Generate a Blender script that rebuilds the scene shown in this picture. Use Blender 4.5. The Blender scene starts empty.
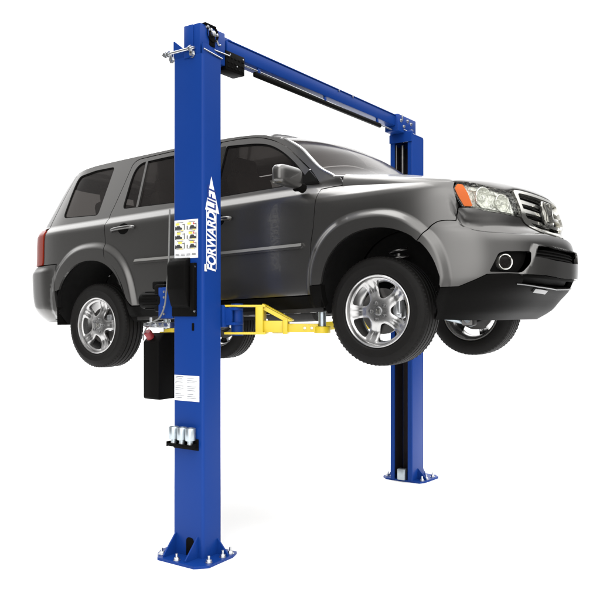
import bpy, bmesh, math, random
from math import sin, cos, pi, radians
from mathutils import Vector, Matrix
from mathutils.geometry import delaunay_2d_cdt
random.seed(7)
SC = bpy.context.scene
COL = SC.collection

# ------------------------------------------------------------------ materials
MATS = {}
def mat(name, base, rough=.5, metal=0.0, coat=0.0, coat_rough=.03, spec=.5, noise=None, bump=None, emit=None, coat_ior=1.5, rvar=None):
    m = bpy.data.materials.new(name); m.use_nodes = True
    nt = m.node_tree; p = nt.nodes['Principled BSDF']
    p.inputs['Base Color'].default_value = (*base, 1)
    p.inputs['Roughness'].default_value = rough
    p.inputs['Metallic'].default_value = metal
    p.inputs['Coat Weight'].default_value = coat
    p.inputs['Coat Roughness'].default_value = coat_rough
    p.inputs['Coat IOR'].default_value = coat_ior
    p.inputs['Specular IOR Level'].default_value = spec
    tc = nt.nodes.new('ShaderNodeTexCoord')
    if noise:                                   # (scale, amount): gentle mottling of the colour itself
        n = nt.nodes.new('ShaderNodeTexNoise'); n.inputs['Scale'].default_value = noise[0]; n.inputs['Detail'].default_value = 5
        nt.links.new(tc.outputs['Object'], n.inputs['Vector'])
        mx = nt.nodes.new('ShaderNodeMix'); mx.data_type = 'RGBA'
        mx.inputs[6].default_value = (*[c*(1-noise[1]) for c in base], 1)
        mx.inputs[7].default_value = (*[min(1, c*(1+noise[1])) for c in base], 1)
        nt.links.new(n.outputs['Fac'], mx.inputs[0]); nt.links.new(mx.outputs[2], p.inputs['Base Color'])
    if rvar:
        n = nt.nodes.new('ShaderNodeTexNoise'); n.inputs['Scale'].default_value = rvar[0]; n.inputs['Detail'].default_value = 4
        nt.links.new(tc.outputs['Object'], n.inputs['Vector'])
        mr = nt.nodes.new('ShaderNodeMapRange')
        mr.inputs['To Min'].default_value = rough-rvar[1]; mr.inputs['To Max'].default_value = rough+rvar[1]
        nt.links.new(n.outputs['Fac'], mr.inputs['Value']); nt.links.new(mr.outputs['Result'], p.inputs['Roughness'])
    if bump:                                    # (scale, strength, distance)
        n = nt.nodes.new('ShaderNodeTexNoise'); n.inputs['Scale'].default_value = bump[0]; n.inputs['Detail'].default_value = 6
        nt.links.new(tc.outputs['Object'], n.inputs['Vector'])
        b = nt.nodes.new('ShaderNodeBump'); b.inputs['Strength'].default_value = bump[1]; b.inputs['Distance'].default_value = bump[2]
        nt.links.new(n.outputs['Fac'], b.inputs['Height']); nt.links.new(b.outputs['Normal'], p.inputs['Normal'])
    MATS[name] = m
    return m

PAINT = mat('grey_metallic_paint', (.104,.101,.097), .30, .85, coat=.5, coat_rough=.03, coat_ior=1.38)
PAINTD = PAINT
BLUE = mat('blue_powder_coat', (.0048,.034,.190), .36, 0, spec=.12, bump=(260,.08,.001), rvar=(3,.05), noise=(2.5,.05))
YEL = mat('yellow_enamel', (.56,.415,.012), .36, 0, coat=.2, coat_rough=.15, bump=(120,.10,.001), noise=(9,.10))
BLK = mat('black_plastic', (.0038,.0036,.0034), .48, bump=(300,.12,.001), spec=.03)
BLKG = mat('black_gloss', (.005,.005,.005), .18, spec=.3)
DARK = mat('dark_underbody', (.0055,.0052,.005), .65, noise=(14,.4), bump=(30,.3,.004), spec=.12)
RUB = mat('tyre_rubber', (.0075,.0070,.0066), .55, spec=.10, bump=(160,.10,.001), noise=(20,.2))
ALU = mat('alloy', (.40,.395,.39), .25, .92, rvar=(8,.05))
ALUD = mat('alloy_dark', (.20,.20,.20), .35, 1.0)
STEEL = mat('zinc_steel', (.55,.56,.57), .33, 1.0, noise=(30,.2), rvar=(20,.08))
GALV = mat('galvanised', (.42,.47,.50), .38, .9, noise=(22,.2))
IRON2 = mat('dark_iron', (.030,.029,.028), .6, .4, spec=.2, noise=(18,.4))  # darker iron for the frame rails and exhaust
CHROME = mat('chrome', (.58,.57,.53), .16, .92)
SATIN = mat('satin_silver', (.30,.295,.28), .30, .5)
IRON = mat('brake_iron', (.16,.155,.15), .40, 1.0, noise=(20,.3))
def tinted(name, tint, through, rough=.04, ior=1.17):
    """dark privacy glass: a part of the light passes, the rest is absorbed"""
    m = bpy.data.materials.new(name); m.use_nodes = True; nt = m.node_tree; p = nt.nodes['Principled BSDF']
    p.inputs['Base Color'].default_value = (*tint,1); p.inputs['Roughness'].default_value = rough; p.inputs['IOR'].default_value = ior
    mix = nt.nodes.new('ShaderNodeMixShader'); tr = nt.nodes.new('ShaderNodeBsdfTransparent')
    tr.inputs['Color'].default_value = (1,.96,.93,1); mix.inputs[0].default_value = through
    nt.links.new(p.outputs[0], mix.inputs[1]); nt.links.new(tr.outputs[0], mix.inputs[2])
    nt.links.new(mix.outputs[0], nt.nodes['Material Output'].inputs['Surface']); return m
GLASS = tinted('tinted_glass', (.0095,.0080,.0074), .20)
SCREEN = tinted('windscreen_glass', (.024,.0195,.0175), .22, .12, 1.15)
CABIN = mat('cabin_trim', (.055,.050,.046), .8, noise=(20,.2))
SEATM = mat('seat_leather', (.085,.078,.072), .5, noise=(14,.2))
WHITE = mat('white_vinyl', (.80,.80,.80), .4)
AMBER = mat('amber_lens', (.66,.125,.003), .25, 0, spec=.2, bump=(60,.25,.004))
REDL = mat('red_lens', (.17,.014,.005), .3, 0, spec=.25)
REDC = mat('red_cap', (.20,.016,.02), .5)
HOSE = mat('grey_hose', (.14,.14,.135), .5)
INK = mat('grey_ink', (.16,.17,.19), .6)
INKB = mat('black_ink', (.03,.03,.03), .6)
INKR = mat('red_ink', (.55,.05,.04), .6)
INKY = mat('yellow_ink', (.75,.60,.10), .6)
NAVY = mat('navy_ink', (.006,.024,.17), .5)
FLOORM = mat('white_studio_floor', (.92,.92,.92), .8, spec=.1)
REFL = mat('lamp_reflector', (.92,.92,.86), .22, .55, bump=(30,1.0,.05))
def clear_glass():
    m = bpy.data.materials.new('clear_lens'); m.use_nodes = True; nt = m.node_tree
    nt.nodes.clear()
    out = nt.nodes.new('ShaderNodeOutputMaterial'); mix = nt.nodes.new('ShaderNodeMixShader')
    fr = nt.nodes.new('ShaderNodeFresnel'); fr.inputs['IOR'].default_value = 1.2
    tr = nt.nodes.new('ShaderNodeBsdfTransparent'); tr.inputs['Color'].default_value = (.93,.94,.92,1)
    gl = nt.nodes.new('ShaderNodeBsdfGlossy'); gl.inputs['Roughness'].default_value = .03
    nt.links.new(fr.outputs[0], mix.inputs[0]); nt.links.new(tr.outputs[0], mix.inputs[1])
    nt.links.new(gl.outputs[0], mix.inputs[2]); nt.links.new(mix.outputs[0], out.inputs['Surface'])
    return m
CLEAR = clear_glass()

# ------------------------------------------------------------------ object helpers
def empty(name, loc=(0,0,0), rot=(0,0,0)):
    o = bpy.data.objects.new(name, None); COL.objects.link(o)
    o.location = loc; o.rotation_euler = rot; o.empty_display_size = .2
    return o
def tag(o, label=None, cat=None, group=None, kind=None):
    for k, v in (('label',label),('category',cat),('group',group),('kind',kind)):
        if v: o[k] = v
    return o
def link(name, me, m, parent=None, loc=None):
    o = bpy.data.objects.new(name, me); COL.objects.link(o)
    for mm in (m if isinstance(m, (list,tuple)) else [m]): me.materials.append(mm)
    if parent: o.parent = parent
    if loc is not None: o.location = loc
    return o

class B:
    """collects simple solids in one bmesh"""
    def __init__(s): s.bm = bmesh.new(); s.smooth = []
    def box(s, c, d, bev=0, rot=None, seg=2):
        r = bmesh.ops.create_cube(s.bm, size=1); vs = r['verts']
        bmesh.ops.scale(s.bm, vec=d, verts=vs)
        if bev:
            es = list({e for v in vs for e in v.link_edges})
            rr = bmesh.ops.bevel(s.bm, geom=es, offset=bev, segments=seg, profile=.5, affect='EDGES')
            vs = list({v for f in rr['faces'] for v in f.verts} | {v for v in vs if v.is_valid})
            if seg > 1:
                for f in rr['faces']: f.smooth = True
        M = Matrix.Translation(c) @ (rot.to_4x4() if rot else Matrix.Identity(4))
        bmesh.ops.transform(s.bm, matrix=M, verts=vs); return s
    def prism(s, poly, frame, depth):
        """poly 2D; frame=(origin,u,v,n): extruded along n by depth"""
        o,u,v,n = [Vector(a) for a in frame]
        bot = [s.bm.verts.new(o+u*a+v*b) for a,b in poly]
        top = [s.bm.verts.new(o+u*a+v*b+n*depth) for a,b in poly]
        k = len(poly)
        fs = [s.bm.faces.new(bot[::-1]), s.bm.faces.new(top)]
        for i in range(k): fs.append(s.bm.faces.new((bot[i],bot[(i+1)%k],top[(i+1)%k],top[i])))
        bmesh.ops.recalc_face_normals(s.bm, faces=fs); return s
    def tube(s, pts, r, n=10, cap=True, radii=None):
        pts = [Vector(p) for p in pts]; rings = []
        prev = None
        for i,p in enumerate(pts):
            t = (pts[min(i+1,len(pts)-1)]-pts[max(i-1,0)]).normalized()
            if prev is None:
                a = t.orthogonal().normalized()
            else:
                a = (prev - t*prev.dot(t)).normalized()
            prev = a; b = t.cross(a); rr = radii[i] if radii else r
            rings.append([s.bm.verts.new(p+(a*cos(2*pi*k/n)+b*sin(2*pi*k/n))*rr) for k in range(n)])
        for q in range(len(rings)-1):
            for k in range(n):
                f = s.bm.faces.new((rings[q][k],rings[q][(k+1)%n],rings[q+1][(k+1)%n],rings[q+1][k])); f.smooth = n > 6
        if cap:
            s.bm.faces.new(rings[0][::-1]); s.bm.faces.new(rings[-1])
        return s
    def lathe(s, prof, origin, axis, n=48, smooth=True, closed=False):
        """prof: list of (radius, along axis)"""
        ax = Vector(axis).normalized(); a = ax.orthogonal().normalized(); b = ax.cross(a); o = Vector(origin)
        rings = []
        for r,h in prof:
            if r < 1e-6: rings.append([s.bm.verts.new(o+ax*h)])
            else: rings.append([s.bm.verts.new(o+ax*h+(a*cos(2*pi*k/n)+b*sin(2*pi*k/n))*r) for k in range(n)])
        seq = list(range(len(rings)-1)) + ([-1] if closed else [])
        fs = []
        for q in seq:
            R0,R1 = rings[q],rings[q+1]
            for k in range(n):
                k2 = (k+1)%n
                if len(R0) == 1 and len(R1) == 1: continue
                if len(R0) == 1: f = s.bm.faces.new((R0[0],R1[k2],R1[k]))
                elif len(R1) == 1: f = s.bm.faces.new((R0[k],R0[k2],R1[0]))
                else: f = s.bm.faces.new((R0[k],R0[k2],R1[k2],R1[k]))
                f.smooth = smooth; fs.append(f)
        bmesh.ops.recalc_face_normals(s.bm, faces=fs)
        return s
    def done(s, name, m, parent=None, loc=None, sharp=40):
        me = bpy.data.meshes.new(name); s.bm.to_mesh(me); s.bm.free()
        o = link(name, me, m, parent, loc)
        try: me.set_sharp_from_angle(angle=radians(sharp))
        except Exception: pass
        return o

# ------------------------------------------------------------------ 2D helpers
def dens(poly, d=.015, closed=True):
    out = []; n = len(poly)
    for i in range(n if closed else n-1):
        a,b = poly[i],poly[(i+1)%n]; L = math.hypot(b[0]-a[0],b[1]-a[1])
        if L < 1e-5: continue
        k = max(1,int(math.ceil(L/d)))
        out += [(a[0]+(b[0]-a[0])*j/k, a[1]+(b[1]-a[1])*j/k) for j in range(k)]
    if not closed: out.append(poly[-1])
    return out
def cr(pts, n=6):
    """open Catmull-Rom through points"""
    P = [pts[0]]+list(pts)+[pts[-1]]; out = []
    for i in range(1,len(P)-2):
        p0,p1,p2,p3 = P[i-1],P[i],P[i+1],P[i+2]
        for j in range(n):
            t = j/n
            out.append(tuple(.5*(2*p1[k]+(p2[k]-p0[k])*t+(2*p0[k]-5*p1[k]+4*p2[k]-p3[k])*t*t+(3*p1[k]-p0[k]-3*p2[k]+p3[k])*t**3) for k in range(len(p1))))
    out.append(tuple(pts[-1])); return out
def fillet(poly, r, n=5):
    out = []; k = len(poly)
    for i in range(k):
        p = Vector(poly[i]); a = Vector(poly[i-1]); b = Vector(poly[(i+1)%k])
        rr = r[i] if isinstance(r,(list,tuple)) else r
        d1 = min(rr,(a-p).length*.48); d2 = min(rr,(b-p).length*.48)
        if rr <= 0: out.append(tuple(p)); continue
        q0 = p+(a-p).normalized()*d1; q2 = p+(b-p).normalized()*d2
        for j in range(n+1):
            t = j/n; out.append(tuple(q0*(1-t)**2+p*2*t*(1-t)+q2*t*t))
    return out
def area(poly): return .5*sum(poly[i-1][0]*poly[i][1]-poly[i][0]*poly[i-1][1] for i in range(len(poly)))
def inside(poly, x, y):
    c = False; n = len(poly); j = n-1
    for i in range(n):
        xi,yi = poly[i]; xj,yj = poly[j]
        if (yi > y) != (yj > y) and x < (xj-xi)*(y-yi)/(yj-yi)+xi: c = not c
        j = i
    return c
def inset(poly, d):
    """offset a smooth closed polygon inward by d"""
    P = list(poly) if area(poly) > 0 else list(poly)[::-1]
    P = [p for i,p in enumerate(P) if math.dist(p,P[i-1]) > 1e-6]
    n = len(P); out = []
    for i in range(n):
        a,b,c = Vector(P[i-1]),Vector(P[i]),Vector(P[(i+1)%n])
        e1 = (b-a).normalized(); e2 = (c-b).normalized()
        n1 = Vector((-e1.y,e1.x)); n2 = Vector((-e2.y,e2.x)); m = n1+n2
        if m.length < 1e-6: m = n1
        m.normalize(); k = max(.5, m.dot(n1))
        out.append(tuple(b+m*(d/k)))
    return out
def arc(cx, cz, rx, rz, a0, a1, n=40, p=2.2):
    out = []
    for i in range(n+1):
        t = radians(a0+(a1-a0)*i/n); c,s = cos(t),sin(t)
        out.append((cx+rx*math.copysign(abs(c)**(2/p),c), cz+rz*math.copysign(abs(s)**(2/p),s)))
    return out

def fnormal(F, a, b, e=.0015):
    p,q,r,t = Vector(F(a+e,b)),Vector(F(a-e,b)),Vector(F(a,b+e)),Vector(F(a,b-e))
    n = (p-q).cross(r-t)
    return n.normalized() if n.length > 1e-12 else Vector((0,-1,0))

def patch(name, F, poly, m, parent, holes=(), lines=(), depth=.02, off=0.0, sp=.03, mirror=False, ed=.015, ho=0.0, bow=None):
    """a panel cut out of surface F(a,b) along poly (minus holes), with edges turned inward by depth.
    off lifts it off the surface; bow(a,b) adds a local lift."""
    loops = [dens(poly, ed)]
    if area(loops[0]) < 0: loops[0].reverse()
    for h in holes:
        l = dens(h, ed)
        if area(l) > 0: l.reverse()
        loops.append(l)
    co = []; ed_ = []; rngs = []
    for l in loops:
        s = len(co); co += l; k = len(l); rngs.append((s,k))
        ed_ += [(s+i, s+(i+1)%k) for i in range(k)]
    for ln in lines:
        l = [q for q in dens(ln, ed, closed=False) if inside(loops[0],*q) and not any(inside(h,*q) for h in loops[1:])]
        s = len(co); co += l
        ed_ += [(s+i, s+i+1) for i in range(len(l)-1) if math.dist(l[i],l[i+1]) < ed*1.6]
    nb = len(co)
    cell = {}
    for x,y in co: cell.setdefault((int(x//sp),int(y//sp)),[]).append((x,y))
    xs = [q[0] for q in loops[0]]; ys = [q[1] for q in loops[0]]
    y = math.floor(min(ys)/sp)*sp+sp*.37
    row = 0
    while y < max(ys):
        x = math.floor(min(xs)/sp)*sp+sp*(.31+.5*(row%2))
        while x < max(xs):
            cx,cy = int(x//sp),int(y//sp)
            near = any(math.hypot(q[0]-x,q[1]-y) < sp*.45 for i in (-1,0,1) for j in (-1,0,1) for q in cell.get((cx+i,cy+j),()))
            if not near and inside(loops[0],x,y) and not any(inside(h,x,y) for h in loops[1:]): co.append((x,y))
            x += sp
        y += sp*.87; row += 1
    res = delaunay_2d_cdt([Vector(c) for c in co], ed_, [], 0, 1e-7)
    vv = res[0]; tri = []
    for f in res[2]:
        cx = sum(vv[i].x for i in f)/3; cy = sum(vv[i].y for i in f)/3
        if inside(loops[0],cx,cy) and not any(inside(h,cx,cy) for h in loops[1:]): tri.append(list(f))
    G = (lambda a,b: Vector(F(a,b))) if bow is None else (lambda a,b: Vector(F(a,b))+fnormal(F,a,b)*bow(a,b))
    nrm = [fnormal(G,v.x,v.y) for v in vv]
    pos = [G(v.x,v.y)+nrm[i]*off for i,v in enumerate(vv)]
    loopn = []; faces = []
    for f in tri:
        a,b,c = [vv[i] for i in f]
        if (b.x-a.x)*(c.y-a.y)-(b.y-a.y)*(c.x-a.x) < 0: f = f[::-1]
        faces.append(f); loopn += [nrm[i] for i in f]
    if depth:
        for l in loops:
            k = len(l); g = [fnormal(G,*q) for q in l]; top = [G(*q)+g[i]*off for i,q in enumerate(l)]
            s = len(pos); pos += top; pos += [t-g[i]*depth for i,t in enumerate(top)]
            for i in range(k):
                j = (i+1)%k
                faces.append([s+i, s+k+i, s+k+j, s+j])
                w = (top[j]-top[i]).cross(g[i]).normalized() if (top[j]-top[i]).length > 1e-7 else g[i]
                loopn += [w]*4
    if mirror:
        pos = [Vector((p.x,-p.y,p.z)) for p in pos]
        nf, nn, c = [], [], 0
        for f in faces:
            k = len(f); nf.append(f[::-1]); nn += [Vector((q.x,-q.y,q.z)) for q in loopn[c:c+k][::-1]]; c += k
        faces, loopn = nf, nn
    me = bpy.data.meshes.new(name)
    me.from_pydata([tuple(p) for p in pos], [], faces)
    me.polygons.foreach_set('use_smooth', [True]*len(faces))
    me.update()
    if len(me.loops) == len(loopn): me.normals_split_custom_set([tuple(q) for q in loopn])
    return link(name, me, m, parent)

def gridmesh(name, rows, m, parent, flip=False):
    """smooth surface through rows of points"""
    R = len(rows); C = len(rows[0]); vs = [tuple(p) for r in rows for p in r]
    fs = []
    for i in range(R-1):
        for j in range(C-1):
            q = (i*C+j, i*C+j+1, (i+1)*C+j+1, (i+1)*C+j); fs.append(q[::-1] if flip else q)
    me = bpy.data.meshes.new(name); me.from_pydata(vs, [], fs)
    me.polygons.foreach_set('use_smooth', [True]*len(fs)); me.update()
    return link(name, me, m, parent)
# ------------------------------------------------------------------ the car's outer surface
def lerp(a,b,t): return a+(b-a)*t
def sst(a,b,x):
    if a==b: return 1.0 if x>=a else 0.0
    t=min(1,max(0,(x-a)/(b-a))); return t*t*(3-2*t)
def pchip(tab):
    xs=[a for a,b in tab]; ys=[b for a,b in tab]; n=len(xs)
    h=[xs[i+1]-xs[i] for i in range(n-1)]; d=[(ys[i+1]-ys[i])/h[i] for i in range(n-1)]
    m=[0]*n; m[0]=d[0]; m[-1]=d[-1]
    for i in range(1,n-1):
        if d[i-1]*d[i]>0:
            w1=2*h[i]+h[i-1]; w2=h[i]+2*h[i-1]
            m[i]=(w1+w2)/(w1/d[i-1]+w2/d[i])
    def f(x):
        if x<=xs[0]: return ys[0]+m[0]*(x-xs[0])
        if x>=xs[-1]: return ys[-1]+m[-1]*(x-xs[-1])
        lo,hi=0,n-1
        while hi-lo>1:
            k=(lo+hi)//2
            if xs[k]<=x: lo=k
            else: hi=k
        t=(x-xs[lo])/h[lo]; a,b=ys[lo],ys[lo+1]
        return (2*t**3-3*t*t+1)*a+(t**3-2*t*t+t)*h[lo]*m[lo]+(-2*t**3+3*t*t)*b+(t**3-t*t)*h[lo]*m[lo+1]
    return f
def arctable(A,B,n):
    # superellipse quarter from (0,B) to (A,0); returns cumulative arc & normalized pts
    pts=[]
    N=400
    for i in range(N+1):
        th=math.pi/2*i/N
        pts.append((max(0,math.sin(th))**(2/n),max(0,math.cos(th))**(2/n)))
    cum=[0]
    for i in range(N):
        cum.append(cum[-1]+math.hypot((pts[i+1][0]-pts[i][0])*A,(pts[i+1][1]-pts[i][1])*B))
    L=cum[-1]
    def f(s):
        if s<=0: return 0.0,1.0
        if s>L+1e-9:
            a,b=f(2*L-s); return a,-b
        s=min(s,L); lo,hi=0,N
        while hi-lo>1:
            k=(lo+hi)//2
            if cum[k]<=s: lo=k
            else: hi=k
        t=(s-cum[lo])/max(1e-9,cum[hi]-cum[lo])
        return lerp(pts[lo][0],pts[hi][0],t),lerp(pts[lo][1],pts[hi][1],t)
    return f,L
XA,XRA=0.0,-3.0
FT,LF=arctable(.95,.95,3.0)
RT,LR=arctable(.80,.93,4.0)
ZB=.80
xF=pchip([(-.25,.55),(-.18,.68),(-.12,.79),(-.05,.85),(.03,.925),(.10,.955),(.20,.962),(.30,.960),(.385,.935),(.43,.895),(.50,.882),(.60,.852),(.70,.815),(.76,.76),(.80,.68)])
xR=pchip([(-.15,-3.70),(-.05,-3.80),(.05,-3.87),(.2,-3.89),(.42,-3.88),(.46,-3.83),(.75,-3.80),(1.0,-3.68),(1.25,-3.52),(1.33,-3.44),(1.40,-3.34)])
Wd=pchip([(-.20,.80),(-.08,.86),(-.03,.90),(.05,.93),(.2,.946),(.4,.953),(.6,.955),(.70,.952),(.735,.946),(.755,.930),(.80,.885)])
Wf=pchip([(-.25,.78),(-.12,.86),(.0,.93),(.2,.95),(.4,.955),(.60,.955),(.66,.951),(.69,.942),(.72,.917),(.76,.876),(.79,.850),(.82,.830)])
WG=.40
def width(s,z):
    k=sst(-.75,-.05,s)*(1-sst(.775,.835,z))
    if z<=ZB: w=lerp(Wd(z),Wf(z),k)
    else:
        g=.885-(z-ZB)*WG-.10*max(0,z-1.05)**2*0
        w=lerp(g,Wf(z),k) if k>0 else g
    return w
def flare(s,z):
    b=0
    for c,top,side in ((0.0,.575,.535),(-2.774,.60,.54)):
        dx=abs(s-c)/side; dz=max(0,z-.0)/top
        r=(dx**2.4+dz**2.4)**(1/2.4)
        b+=.030*(1-sst(.90,1.01,r))*sst(-.25,-.05,z)
    return b
def S(s,z):
    w=width(s,z)+flare(s,z)
    if s>XA:
        ux,uy=FT(s-XA); x=XA+(xF(z)-XA)*ux
    elif s<XRA:
        ux,uy=RT(XRA-s); x=XRA+(xR(z)-XRA)*ux
    else: return (s,-w,z)
    return (x,-w*uy,z)
BL=pchip([(.55,.53),(.60,.495),(.62,.474),(.654,.420),(.706,.386),(.853,.368),(1.04,.364),(1.20,.372),(1.35,.383),(1.61,.388)])
S0=S
def S(s,z):
    P=S0(s,z)
    q=s if s<=LF else 2*LF-s
    if q>.56 and z>.30 and z<.62:
        zb=BL(q); d=.050*sst(.585,.66,q)*(1-.6*sst(1.05,1.3,q))
        e=sst(zb-.008,zb+.008,z)*(1-sst(zb+.01,zb+.15,z))*d
        if e>1e-6:
            ux,uy=FT(s-XA); nx=ux*ux; ny=-abs(uy)*uy
            L=math.hypot(nx,ny) or 1
            return (P[0]-nx/L*e,P[1]-ny/L*e,P[2])
    return P
# ================================================================== THE CAR
# car coordinates: x forward from the front axle, y to its left, z up from the axle line
ZO = .47
car = empty('suv', (0,0,0))
LC = 2*LF
def mir(pts): return [(LC-s,z) for s,z in pts][::-1]
SR = XRA-LR                                     # parameter of the rear centre line
def rmir(pts): return [(2*SR-s,z) for s,z in pts][::-1]
archF = arc(.035,0,.440,.447,180,0)             # left to right over the wheel
archR = arc(-2.780,0,.430,.443,180,0)
ZS = pchip([(-3.50,1.312),(-3.2,1.338),(-2.8,1.350),(-2.2,1.352),(-1.5,1.342),(-1.2,1.322),(-1.05,1.298),(-.95,1.262)])

# --- front fenders
doorA = [(-.479,.38),(-.450,.516),(-.438,.62),(-.427,.704),(-.416,.763)]
fend_top = [(-.416,.766),(-.313,.774),(-.194,.769),(.014,.748),(.242,.728),(.478,.711),(.655,.703)]
cut_bump = [(.335,.336),(.385,.385),(.432,.421),(.470,.443),(.505,.455),(.560,.457),(.612,.452)]
hl = cr([(.690,.534),(.740,.531),(.840,.508),(1.0,.492),(1.105,.484)])+cr([(1.112,.487),(1.120,.55),(1.118,.60),(1.108,.640)])+cr([(1.095,.644),(.922,.670),(.80,.693),(.746,.702),(.685,.704)])+cr([(.675,.700),(.650,.668),(.648,.640),(.657,.605),(.680,.542)])
iF = [q for q in archF if q[0] < .335 and True]
fender = [(-.492,.100),(-.403,.100)]+[q for q in archF if q[1] > .11 and q[0] < .330]+cr(cut_bump)+[(.640,.535),(.641,.60),(.640,.665),(.655,.700)]+cr(fend_top[::-1])+doorA[::-1]+[(-.492,.25)]
# --- doors
fd_front = cr([(-.505,.035),(-.500,.15),(-.484,.38),(-.455,.516),(-.443,.62),(-.432,.704),(-.421,.763),(-.428,.80),(-.466,.842),(-.535,.92),(-.634,1.006),(-.776,1.126),(-.90,1.205),(-1.0,1.25),(-1.12,1.285),(-1.3,1.305),(-1.480,1.310)],4)
front_door = [(-1.494,.035)]+fd_front+[(-1.494,1.305)]
rear_door = [(-2.28,.035),(-1.502,.035),(-1.502,1.308)]+cr([(-1.502,1.311),(-2.0,1.322),(-2.35,1.318),(-2.44,1.312),(-2.492,1.28),(-2.510,1.22),(-2.535,1.10),(-2.578,.912),(-2.600,.831),(-2.590,.72),(-2.579,.606),(-2.572,.483),(-2.560,.445),(-2.50,.40),(-2.436,.33),(-2.39,.25),(-2.362,.192),(-2.335,.10),(-2.30,.05)],4)
g_front = fillet([(-1.43,.832),(-.548,.836),(-.565,.880),(-.682,1.0),(-.815,1.112),(-.96,1.200),(-1.104,1.240),(-1.43,1.272)],[.03,.01,.02,.06,.08,.08,.08,.03])
g_rear = fillet([(-2.468,.868),(-1.565,.838),(-1.565,1.278),(-2.10,1.288),(-2.405,1.282),(-2.470,1.200)],[.04,.03,.03,.05,.06,.12])
g_quart = fillet([(-3.275,.872),(-2.770,.846),(-2.735,1.297),(-2.98,1.300),(-3.345,1.272)],[.06,.035,.035,.05,.07])
# --- quarter panel + roof side + A pillar in one stamping, as on the car
ws_edge = [(-.362,.868),(-.466,.929),(-.573,1.026),(-.667,1.112),(-.787,1.190),(-.862,1.230),(-.95,1.262)]
roofside = [(-.424,.774),(-.395,.777),(-.330,.781),(-.262,.783),(-.258,.800),(-.275,.840)]+cr(ws_edge,4)+[(s,ZS(s)) for s in [-1.05-.1*i for i in range(24)]]+[(-3.42,1.318)]
quarter_rear = [(-3.435,1.29),(-3.44,1.0),(-3.435,.78),(-3.42,.752),(-3.425,.60),(-3.428,.455),(-3.30,.452),(-3.222,.450)]
rd_back = cr([(-2.366,.16),(-2.396,.25),(-2.443,.335),(-2.505,.405),(-2.567,.45),(-2.579,.487),(-2.586,.606),(-2.597,.72),(-2.607,.831),(-2.585,.912),(-2.542,1.10),(-2.517,1.22),(-2.499,1.285),(-2.446,1.319),(-2.35,1.326),(-2.0,1.330),(-1.5,1.318)],4)
fd_top = cr([(-1.5,1.317),(-1.3,1.312),(-1.12,1.292),(-1.0,1.257),(-.90,1.212),(-.773,1.132),(-.630,1.012),(-.531,.926),(-.461,.846),(-.432,.806),(-.424,.774)],4)
quarter = roofside+quarter_rear+[q for q in archR if q[1] > .15 and q[0] < -2.36 and not (q[0] < -3.15 and q[1] < .2)]+rd_back+fd_top[:-1]
quarter = roofside+quarter_rear+[(-3.222,.20)]+[q for q in archR if q[1] > .20]+[(-2.352,.13)]+rd_back+fd_top[1:-1]

def shade_line(zs, s0, s1, n=40): return [[(s0+(s1-s0)*i/n,z) for i in range(n+1)] for z in zs]
shoulder = shade_line((.735,.752,.770,.786,.800,.812), -2.62, -.42)

flare_lines = []
for c_,tp,sd in ((0.0,.575,.535),(-2.774,.60,.54)):
    for r_ in (.895,.915,.935,.955,.975,.995,1.015):
        a_ = arc(c_,0,r_*sd,r_*tp,180,0,90,2.4); flare_lines.append([(a_[0][0],-.10)]+a_+[(a_[-1][0],-.10)])
def handle(parent, s, z, mirror):
    c = Vector(S(s,z)); n = fnormal(S,s,z)
    b = B(); k = -1 if mirror else 1
    pts = [(s-.125,z-.004,.002),(s-.110,z-.003,.024),(s-.05,z,.036),(s+.05,z+.002,.036),(s+.115,z+.003,.024),(s+.132,z+.003,.002)]
    P = []
    for a,zz,o in pts:
        p = Vector(S(a,zz))+fnormal(S,a,zz)*o; P.append((p.x,p.y*k,p.z))
    P = cr(P,4); b.tube(P, .015, 12)
    h = b.done('door_handle', PAINT, parent, (0,0,0))
    patch('handle_recess', S, arc(s+.005,z,.062,.046,0,359,28,2), BLK, h, off=.0015, depth=.004, sp=.02, mirror=mirror)
    return h

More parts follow.
